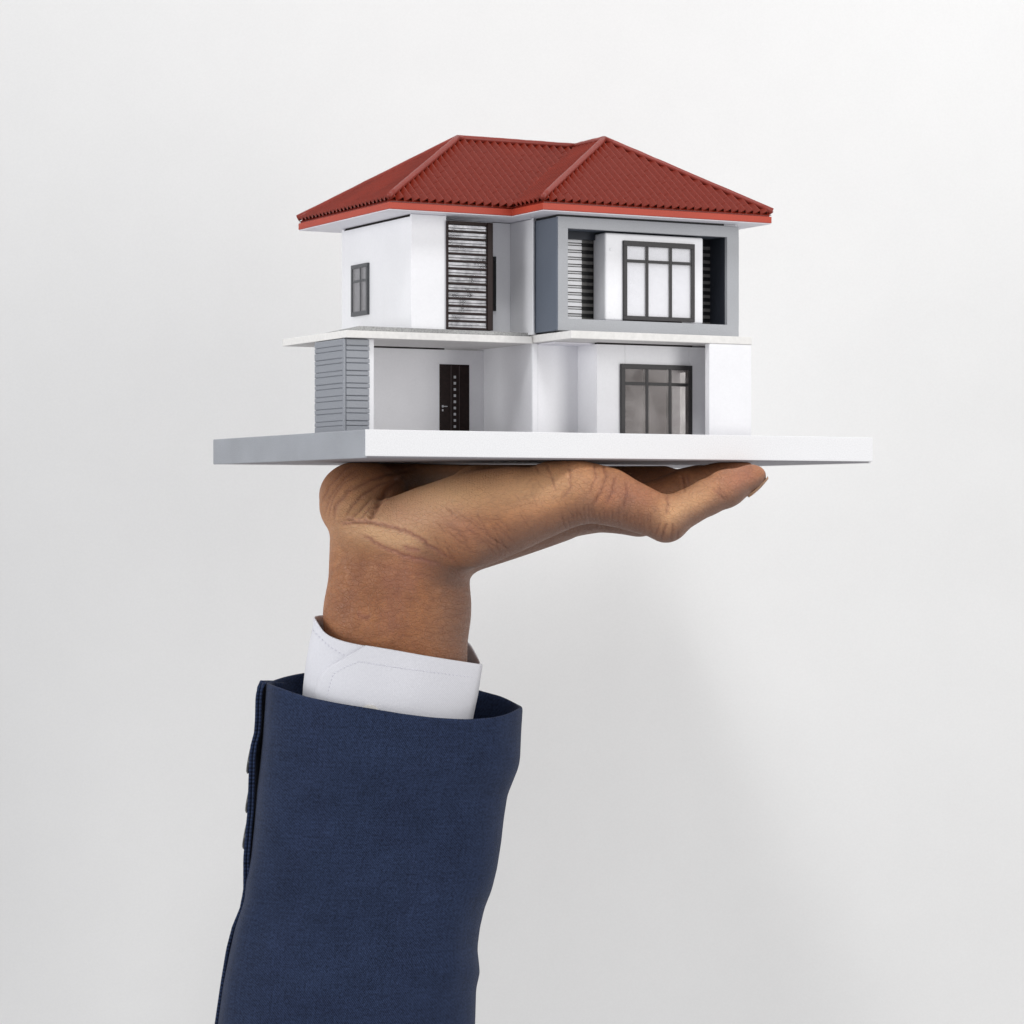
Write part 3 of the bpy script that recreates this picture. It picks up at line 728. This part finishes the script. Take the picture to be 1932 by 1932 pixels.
def mul(a, b_, op='MULTIPLY'):
    m = nd('ShaderNodeMath', operation=op)
    for i, v in enumerate((a, b_)):
        if hasattr(v, 'name'): LK(v, m.inputs[i])
        else: m.inputs[i].default_value = v
    return m.outputs[0]
c = mixc(mr(noise(70), .3, .7, 0, 1), (0.325, 0.130, 0.054), (0.455, 0.195, 0.082))
c = mixc(mr(noise(260), .35, .7, 0, 0.6), c, (0.25, 0.098, 0.048))
c = mixc(mul(at('pale'), 0.9), c, (0.75, 0.46, 0.245))  # palm pallor, strengthened to carry the highlight as colour
c = mixc(mul(at('pink'), 0.6), c, (0.42, 0.17, 0.125))
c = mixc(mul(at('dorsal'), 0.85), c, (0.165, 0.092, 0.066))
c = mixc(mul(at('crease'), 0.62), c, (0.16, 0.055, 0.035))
# skin cells: fine polygon net
mp = nd('ShaderNodeMapping'); LK(tc.outputs['Object'], mp.inputs[0]); mp.inputs['Scale'].default_value = (1.0, 1.0, 1.45); mp.inputs['Rotation'].default_value = (0.3, 0.5, 0)
wn = nd('ShaderNodeTexNoise'); wn.inputs['Scale'].default_value = 160; LK(mp.outputs[0], wn.inputs['Vector'])
wv = nd('ShaderNodeVectorMath', operation='MULTIPLY_ADD'); LK(wn.outputs['Color'], wv.inputs[0]); wv.inputs[1].default_value = (0.004, 0.004, 0.005); LK(mp.outputs[0], wv.inputs[2])
def vor(scale):
    v = nd('ShaderNodeTexVoronoi', feature='DISTANCE_TO_EDGE'); v.inputs['Scale'].default_value = scale; LK(wv.outputs[0], v.inputs['Vector']); return v.outputs['Distance']
cell1 = mr(vor(640), 0, 0.12, 0, 1); cell2 = mr(vor(330), 0, 0.07, 0, 1)
c = mixc(mul(mul(1.0, cell2, 'SUBTRACT'), 0.09), c, (0.15, 0.060, 0.035))
c = mixc(mul(mul(1.0, cell1, 'SUBTRACT'), 0.10), c, (0.17, 0.07, 0.04))
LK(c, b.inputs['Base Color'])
wave = nd('ShaderNodeTexWave'); wave.inputs['Scale'].default_value = 260; wave.inputs['Distortion'].default_value = 6; wave.inputs['Detail'].default_value = 1; wave.inputs['Detail Scale'].default_value = 0.12
LK(tc.outputs['Object'], wave.inputs['Vector'])
hgt = mul(mul(cell1, 0.45), mul(cell2, 0.75), 'ADD')
hgt = mul(hgt, mul(noise(1500, 2), 0.4), 'ADD')
hgt = mul(hgt, mul(mul(wave.outputs['Fac'], at('ridges')), 0.22), 'ADD')
bp = nd('ShaderNodeBump'); bp.inputs['Strength'].default_value = 0.85; bp.inputs['Distance'].default_value = 0.0002; LK(hgt, bp.inputs['Height']); LK(bp.outputs[0], b.inputs['Normal'])
LK(mr(noise(500, 3), .3, .7, .46, .68), b.inputs['Roughness'])
b.inputs['Specular IOR Level'].default_value = 0.45
b.inputs['Subsurface Weight'].default_value = 0.12; b.inputs['Subsurface Radius'].default_value = (1.0, 0.35, 0.15); b.inputs['Subsurface Scale'].default_value = 0.0022
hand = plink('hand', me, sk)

# fingernail on the little finger: a thin curved plate on the far underside of the tip
bm = bmesh.new(); G = []
nA, nB = w_(1414, 939, 362), w_(1450, 904, 374)
axis_ = (nB-nA)/np.linalg.norm(nB-nA)
side_ = np.array([0.18, 0.93, 0.1]); side_ -= axis_*np.dot(side_, axis_); side_ /= np.linalg.norm(side_)
out_ = np.cross(axis_, side_); out_ = out_ if out_[0] > 0 else -out_
for i in range(9):
    row = []
    for j in range(9):
        t = i/8; s = (j/8-0.5)*2
        wd = 17*math.sqrt(max(0.02, 1-(max(0, t-0.75)/0.25)**2*0.6))*math.sqrt(max(.05, 1-(max(0, .3-t)/.3)**2))
        p = nA+(nB-nA)*t+side_*s*wd+out_*(1.8-5*s*s-2.5*(2*t-1)**2)
        row.append(bm.verts.new(p*S))
    G.append(row)
for i in range(8):
    for j in range(8): bm.faces.new([G[i][j], G[i+1][j], G[i+1][j+1], G[i][j+1]])
bmesh.ops.solidify(bm, geom=bm.faces[:], thickness=1.2*S)
me = bpy.data.meshes.new('fingernail'); bm.to_mesh(me); bm.free(); smooth(me); plink('fingernail', me, M['nail'])

# ------------------------------------------------------------------ cloth tubes
def cloth_mat(name, base, hi, scale, ang, rough, bumpd, sheen=0.0, streak=0.3):
    m = bpy.data.materials.new(name); m.use_nodes = True; nt = m.node_tree; b = nt.nodes['Principled BSDF']; LK = nt.links.new
    uv = nt.nodes.new('ShaderNodeUVMap'); uv.uv_map = 'UVMap'
    mp = nt.nodes.new('ShaderNodeMapping'); LK(uv.outputs[0], mp.inputs[0]); mp.inputs['Rotation'].default_value = (0, 0, ang); mp.inputs['Scale'].default_value = (1, 1, 1)
    wv = nt.nodes.new('ShaderNodeTexWave'); wv.inputs['Scale'].default_value = scale; wv.inputs['Distortion'].default_value = 1.2; wv.inputs['Detail'].default_value = 2; wv.inputs['Detail Scale'].default_value = 6
    LK(mp.outputs[0], wv.inputs['Vector'])
    def nz(sx, sy, sc, det=4):
        q = nt.nodes.new('ShaderNodeMapping'); LK(uv.outputs[0], q.inputs[0]); q.inputs['Scale'].default_value = (sx, sy, 1)
        n = nt.nodes.new('ShaderNodeTexNoise'); n.inputs['Scale'].default_value = sc; n.inputs['Detail'].default_value = det; LK(q.outputs[0], n.inputs['Vector']); return n.outputs['Fac']
    n1 = nz(1, 1, 90, 6); n2 = nz(1, 1, 900, 2); n3 = nz(12, 1, 60, 4); n4 = nz(1, 12, 60, 4)
    def math_(op, a, b_):
        k = nt.nodes.new('ShaderNodeMath'); k.operation = op
        for i, v in enumerate((a, b_)):
            if hasattr(v, 'name'): LK(v, k.inputs[i])
            else: k.inputs[i].default_value = v
        return k.outputs[0]
    f = math_('ADD', math_('MULTIPLY', wv.outputs['Fac'], 0.52), math_('MULTIPLY', math_('SUBTRACT', n2, 0.28), 1.05))
    f = math_('ADD', f, math_('MULTIPLY', math_('SUBTRACT', n3, 0.5), streak*2)); f = math_('ADD', f, math_('MULTIPLY', math_('SUBTRACT', n4, 0.5), streak*2))
    f = math_('ADD', f, math_('MULTIPLY', math_('SUBTRACT', n1, 0.5), streak*2))
    mx = nt.nodes.new('ShaderNodeMix'); mx.data_type = 'RGBA'; cl = nt.nodes.new('ShaderNodeClamp'); LK(f, cl.inputs[0]); LK(cl.outputs[0], mx.inputs[0])
    mx.inputs[6].default_value = (*base, 1); mx.inputs[7].default_value = (*hi, 1); LK(mx.outputs[2], b.inputs['Base Color'])
    b.inputs['Roughness'].default_value = rough; b.inputs['Specular IOR Level'].default_value = 0.2
    b.inputs['Sheen Weight'].default_value = sheen; b.inputs['Sheen Roughness'].default_value = 0.4
    bp = nt.nodes.new('ShaderNodeBump'); bp.inputs['Strength'].default_value = 0.8; bp.inputs['Distance'].default_value = bumpd
    LK(math_('ADD', wv.outputs['Fac'], math_('MULTIPLY', n2, 0.7)), bp.inputs['Height']); LK(bp.outputs[0], b.inputs['Normal'])
    return m
M['navy'] = cloth_mat('navy_twill_wool', (0.0022, 0.0050, 0.016), (0.029, 0.047, 0.108), 420, math.radians(-28), 0.85, 0.00016, 0.06, 0.17)
M['shirt'] = cloth_mat('white_shirt_cotton', (0.69, 0.69, 0.73), (0.77, 0.77, 0.81), 500, math.radians(40), 0.8, 0.00005, 0.05, 0.03)

def interp(pts, y):
    ys_ = [p[1] for p in pts]; xs_ = [p[0] for p in pts]; return float(np.interp(y, ys_, xs_))
def resample(pts, n):
    P = np.array(pts, float); d = np.r_[0, np.cumsum(np.hypot(*np.diff(P, axis=0).T))]; t = np.linspace(0, d[-1], n)
    # smooth through the points (catmull via dense linear + blur)
    q = np.stack([np.interp(t, d, P[:, 0]), np.interp(t, d, P[:, 1])], 1)
    for _ in range(3): q[1:-1] = q[1:-1]*0.5+(q[:-2]+q[2:])*0.25
    return q
def cloth_tube(name, front_rim, back_rim, left, right, ybot, Yc, dep, m, rows, nf, thick, wob, seed, expo=2.0, topfold=0):
    """front_rim/back_rim run left to right in view; left/right are outline x by height"""
    fr_ = resample(front_rim, nf); bk = resample(back_rim, nf)
    rim = np.concatenate([fr_, bk[::-1][1:-1]]); n = len(rim)
    bm = bmesh.new(); uvl = bm.loops.layers.uv.new('UVMap'); R = []
    rs = np.random.default_rng(seed)
    for i in range(rows+1):
        t = i/rows; row = []
        for j in range(n):
            px, py = rim[j]
            yy = py+(ybot-py)*t
            fx = (px-rim[0][0])/(rim[nf-1][0]-rim[0][0]); fx = min(max(fx, 0), 1)
            l_, r_ = interp(left, yy), interp(right, yy)
            x = l_+(r_-l_)*fx
            c_ = 2*fx-1; d = dep*(1-abs(c_)**expo)**(1/expo)
            sgn = -1 if j < nf else 1
            Yd = Yc+sgn*d
            if wob: Yd += wob(x, yy, sgn)*min(1, (1-abs(c_))*5)
            row.append((W(x, yy, Yd), j, t))
        R.append(row)
    vs = [[bm.verts.new(p*S) for p, _, _ in row] for row in R]
    arc = [0.0]
    for j in range(n): arc.append(arc[-1]+float(np.linalg.norm(R[0][(j+1) % n][0]-R[0][j][0]))*S)
    for i in range(rows):
        for j in range(n):
            j2 = (j+1) % n
            f = bm.faces.new([vs[i][j], vs[i+1][j], vs[i+1][j2], vs[i][j2]])
            for lp, (ii, jj) in zip(f.loops, ((i, j), (i+1, j), (i+1, j+1), (i, j+1))):
                lp[uvl].uv = (arc[jj], -R[ii][jj % n][0][2]*S)
    bmesh.ops.recalc_face_normals(bm, faces=bm.faces[:])
    me = bpy.data.meshes.new(name); bm.to_mesh(me); bm.free(); smooth(me)
    o = plink(name, me, m)
    sd = o.modifiers.new('thickness', 'SOLIDIFY'); sd.thickness = thick*S; sd.offset = -1; sd.use_rim = True; sd.use_even_offset = True
    bv = o.modifiers.new('subdiv', 'SUBSURF'); bv.levels = 1; bv.render_levels = 1
    return o
def wob_sleeve(x, y, sgn):
    return 8*math.sin(y*0.0135+x*0.006)+4*math.sin(y*0.026-x*0.013+1.3)+4*math.sin(x*0.021+y*0.006)+1.2*math.sin(y*0.05+x*0.03)
sl_left = [(499, 1280), (499, 1292), (496, 1340), (492, 1400), (487, 1450), (482, 1490), (476, 1560), (470, 1620), (462, 1660), (458, 1700), (441, 1750), (430, 1800), (418, 1860), (408, 1932), (400, 2020)]
sl_right = [(989, 1320), (989, 1334), (986, 1380), (984, 1430), (981, 1448), (968, 1480), (960, 1500), (953, 1545), (948, 1590), (940, 1640), (930, 1680), (917, 1712), (908, 1750), (903, 1790), (906, 1815), (908, 1835), (901, 1865), (899, 1932), (899, 2020)]
cloth_tube('jacket_sleeve',
    [(499, 1288), (520, 1295), (570, 1312), (640, 1326), (700, 1336), (760, 1346), (820, 1354), (880, 1358), (930, 1355), (965, 1347), (989, 1333)],
    [(499, 1288), (530, 1277), (568, 1269), (650, 1262), (760, 1262), (850, 1282), (905, 1302), (950, 1313), (989, 1333)],
    sl_left, sl_right, 2020, 440, 170, M['navy'], 70, 60, 9, wob_sleeve, 3, 2.4)
# overlapping vent flap on the outer seam, set slightly behind
fl_left = [(495, 1283), (490, 1288), (487.5, 1296), (485, 1320), (484, 1360), (482, 1385), (476, 1405), (473, 1430), (472, 1470), (470, 1530), (467, 1560), (462, 1620), (462, 1680), (455, 1715), (441, 1748), (430, 1790), (420, 1850), (408, 1932), (402, 2020)]
def strip(name, left, wdt, Y0, Y1, y0_, y1_, m, thick):
    bm = bmesh.new(); uvl = bm.loops.layers.uv.new('UVMap'); rows_ = 60; cols_ = 8; G = []
    for i in range(rows_+1):
        y = y0_+(y1_-y0_)*i/rows_; row = []
        for j in range(cols_+1):
            s = j/cols_; x = interp(left, y)+wdt*(1-math.cos(s*math.pi/2))+ (4*(1-min(1, i/2)) if j == 0 else 0)
            row.append((W(x, y, Y0+(Y1-Y0)*math.sin(s*math.pi/2)*1.0), s, y))
        G.append(row)
    vs = [[bm.verts.new(p*S) for p, _, _ in row] for row in G]
    for i in range(rows_):
        for j in range(cols_):
            f = bm.faces.new([vs[i][j], vs[i+1][j], vs[i+1][j+1], vs[i][j+1]])
            for lp, (ii, jj) in zip(f.loops, ((i, j), (i+1, j), (i+1, j+1), (i, j+1))): lp[uvl].uv = (jj*0.003, G[ii][jj][2]*S)
    me = bpy.data.meshes.new(name); bm.to_mesh(me); bm.free(); smooth(me)
    o = plink(name, me, m); sd = o.modifiers.new('thickness', 'SOLIDIFY'); sd.thickness = thick*S; sd.offset = 0; return o
strip('sleeve_vent_flap', fl_left, 46, 438, 560, 1285, 2020, M['navy'], 7)
strip('sleeve_vent_fold', [(p[0]+6.5, p[1]) for p in fl_left], 40, 412, 520, 1288, 1720, M['navy'], 5)
# sleeve buttons, seen edge-on
for yb, xb in ((1433, 468.5), (1507, 466.5), (1575, 461)):
    bm = bmesh.new(); rings = []
    prof_ = [(0, 4.0), (12, 5.2), (20, 5.6), (26, 5.0), (30, 2.5), (30.5, 0.5), (27, -2.5), (0, -3)]
    n = 28
    for r_, hgt_ in prof_[1:-1]:
        rings.append([(r_*math.cos(2*math.pi*q/n), r_*math.sin(2*math.pi*q/n), hgt_) for q in range(n)])
    base_ = W(xb+4.5, yb, 475); tl = Matrix.Rotation(math.radians(-90+10), 3, 'Y') @ Matrix.Rotation(0.05, 3, 'X')
    vr = [[bm.verts.new((Vector(base_)+tl @ Vector(p))*S) for p in ring] for ring in rings]
    for i in range(len(vr)-1):
        for q in range(n): bm.faces.new([vr[i][q], vr[i][(q+1) % n], vr[i+1][(q+1) % n], vr[i+1][q]])
    bm.faces.new(vr[0]); bm.faces.new(vr[-1][::-1]); bmesh.ops.recalc_face_normals(bm, faces=bm.faces[:])
    me = bpy.data.meshes.new('sleeve_button'); bm.to_mesh(me); bm.free(); smooth(me); plink('sleeve_button', me, M['button'])
# shirt cuff
def wob_cuff(x, y, sgn): return 2.5*math.sin(x*0.03+y*0.02)
cf_left = [(590, 1155), (589, 1180), (584, 1200), (578, 1230), (573, 1265), (569, 1300), (566, 1400)]
cf_right = [(910, 1245), (909, 1256), (905, 1285), (901, 1310), (892, 1354), (886, 1400)]
cloth_tube('shirt_cuff',
    [(590, 1162), (597, 1173), (604, 1183), (613, 1192), (624, 1199), (640, 1205), (660, 1211), (690, 1217), (740, 1225), (800, 1236), (850, 1244), (910, 1253)],
    [(590, 1162), (604, 1159), (680, 1163), (780, 1180), (850, 1195), (888, 1209), (910, 1253)],
    cf_left, cf_right, 1400, 432, 122, M['shirt'], 16, 46, 5, wob_cuff, 5, 2.3)
# overlapping cuff placket: a second layer on the front of the cuff with a slanted corner
def cuff_y(px, py, lift):
    l_, r_ = interp(cf_left, py), interp(cf_right, py); fx = min(max((px-l_)/(r_-l_), 0), 1); c_ = 2*fx-1
    d = 122*(1-abs(c_)**2.3)**(1/2.3); return 432-d+wob_cuff(px, py, -1)*min(1, (1-abs(c_))*5)-lift
top = [(690, 1217), (740, 1225), (800, 1236), (850, 1244), (909, 1253)]
edge = [(690, 1217), (655, 1237), (612, 1262), (603, 1272), (597, 1290), (590, 1330), (584, 1385)]
bm = bmesh.new(); uvl = bm.loops.layers.uv.new('UVMap'); G = []
er = resample(edge, 34)
for (ex, ey) in er:
    row = []
    y_t = ey
    for j in range(31):
        s = j/30
        xr = interp(cf_right, ey+(1253-1217)*1.0)-0.5
        x = ex+(xr-ex)*s; y = ey+(np.interp(x, [p[0] for p in top], [p[1] for p in top])-1217)*(1.0) if x > 690 else ey
        row.append((W(x, y+0.6, cuff_y(x, y, 4.0)), x, y))
    G.append(row)
vs = [[bm.verts.new(p*S) for p, _, _ in row] for row in G]
for i in range(len(G)-1):
    for j in range(30):
        f = bm.faces.new([vs[i][j], vs[i+1][j], vs[i+1][j+1], vs[i][j+1]])
        for lp, (ii, jj) in zip(f.loops, ((i, j), (i+1, j), (i+1, j+1), (i, j+1))): lp[uvl].uv = (G[ii][jj][1]*S, G[ii][jj][2]*S)
bmesh.ops.recalc_face_normals(bm, faces=bm.faces[:])
me = bpy.data.meshes.new('cuff_placket'); bm.to_mesh(me); bm.free(); smooth(me)
o = plink('cuff_placket', me, M['shirt']); sd = o.modifiers.new('thickness', 'SOLIDIFY'); sd.thickness = 4*S; sd.offset = 0
# stitches
M['thread'] = mat('white_thread', (0.70, 0.70, 0.76), 0.7, 0.2)
def stitches(path, lift, gapn=7.0, parent=None):
    P = resample(path, 400); d = np.r_[0, np.cumsum(np.hypot(*np.diff(P, axis=0).T))]
    bm = bmesh.new(); s = 0.0
    while s+gapn*0.62 < d[-1]:
        a = [np.interp(s, d, P[:, 0]), np.interp(s, d, P[:, 1])]; b_ = [np.interp(s+gapn*0.62, d, P[:, 0]), np.interp(s+gapn*0.62, d, P[:, 1])]
        p = Vector(W(a[0], a[1], cuff_y(a[0], a[1], lift)))*S; q = Vector(W(b_[0], b_[1], cuff_y(b_[0], b_[1], lift)))*S
        m4 = Matrix.Translation((p+q)/2) @ (q-p).to_track_quat('X', 'Y').to_matrix().to_4x4() @ Matrix.Diagonal(((q-p).length/2, 1.1*S, 1.1*S, 1))
        bmesh.ops.create_icosphere(bm, subdivisions=1, radius=1.0, matrix=m4); s += gapn
    me = bpy.data.meshes.new('stitching'); bm.to_mesh(me); bm.free(); o = plink('stitching', me, M['thread']); o['kind'] = 'stuff'; return o
stitches([(616, 1318), (620, 1300), (624, 1285), (629, 1271), (652, 1258), (678, 1248), (700, 1252), (760, 1261), (830, 1270), (904, 1279)], 6.6)
stitches([(589, 1188), (604, 1204), (620, 1219), (640, 1232), (650, 1237)], 1.5, 8.0)
# pale button just showing above the jacket edge
bm = bmesh.new(); bmesh.ops.create_uvsphere(bm, u_segments=24, v_segments=12, radius=1.0)
ctr = Vector(W(697, 1350, cuff_y(697, 1340, 8)))*S
bmesh.ops.transform(bm, matrix=Matrix.Translation(ctr) @ Matrix.Diagonal((22*S, 5*S, 22*S, 1)), verts=bm.verts[:])
me = bpy.data.meshes.new('shirt_button'); bm.to_mesh(me); bm.free(); smooth(me); plink('shirt_button', me, M['pearl'])
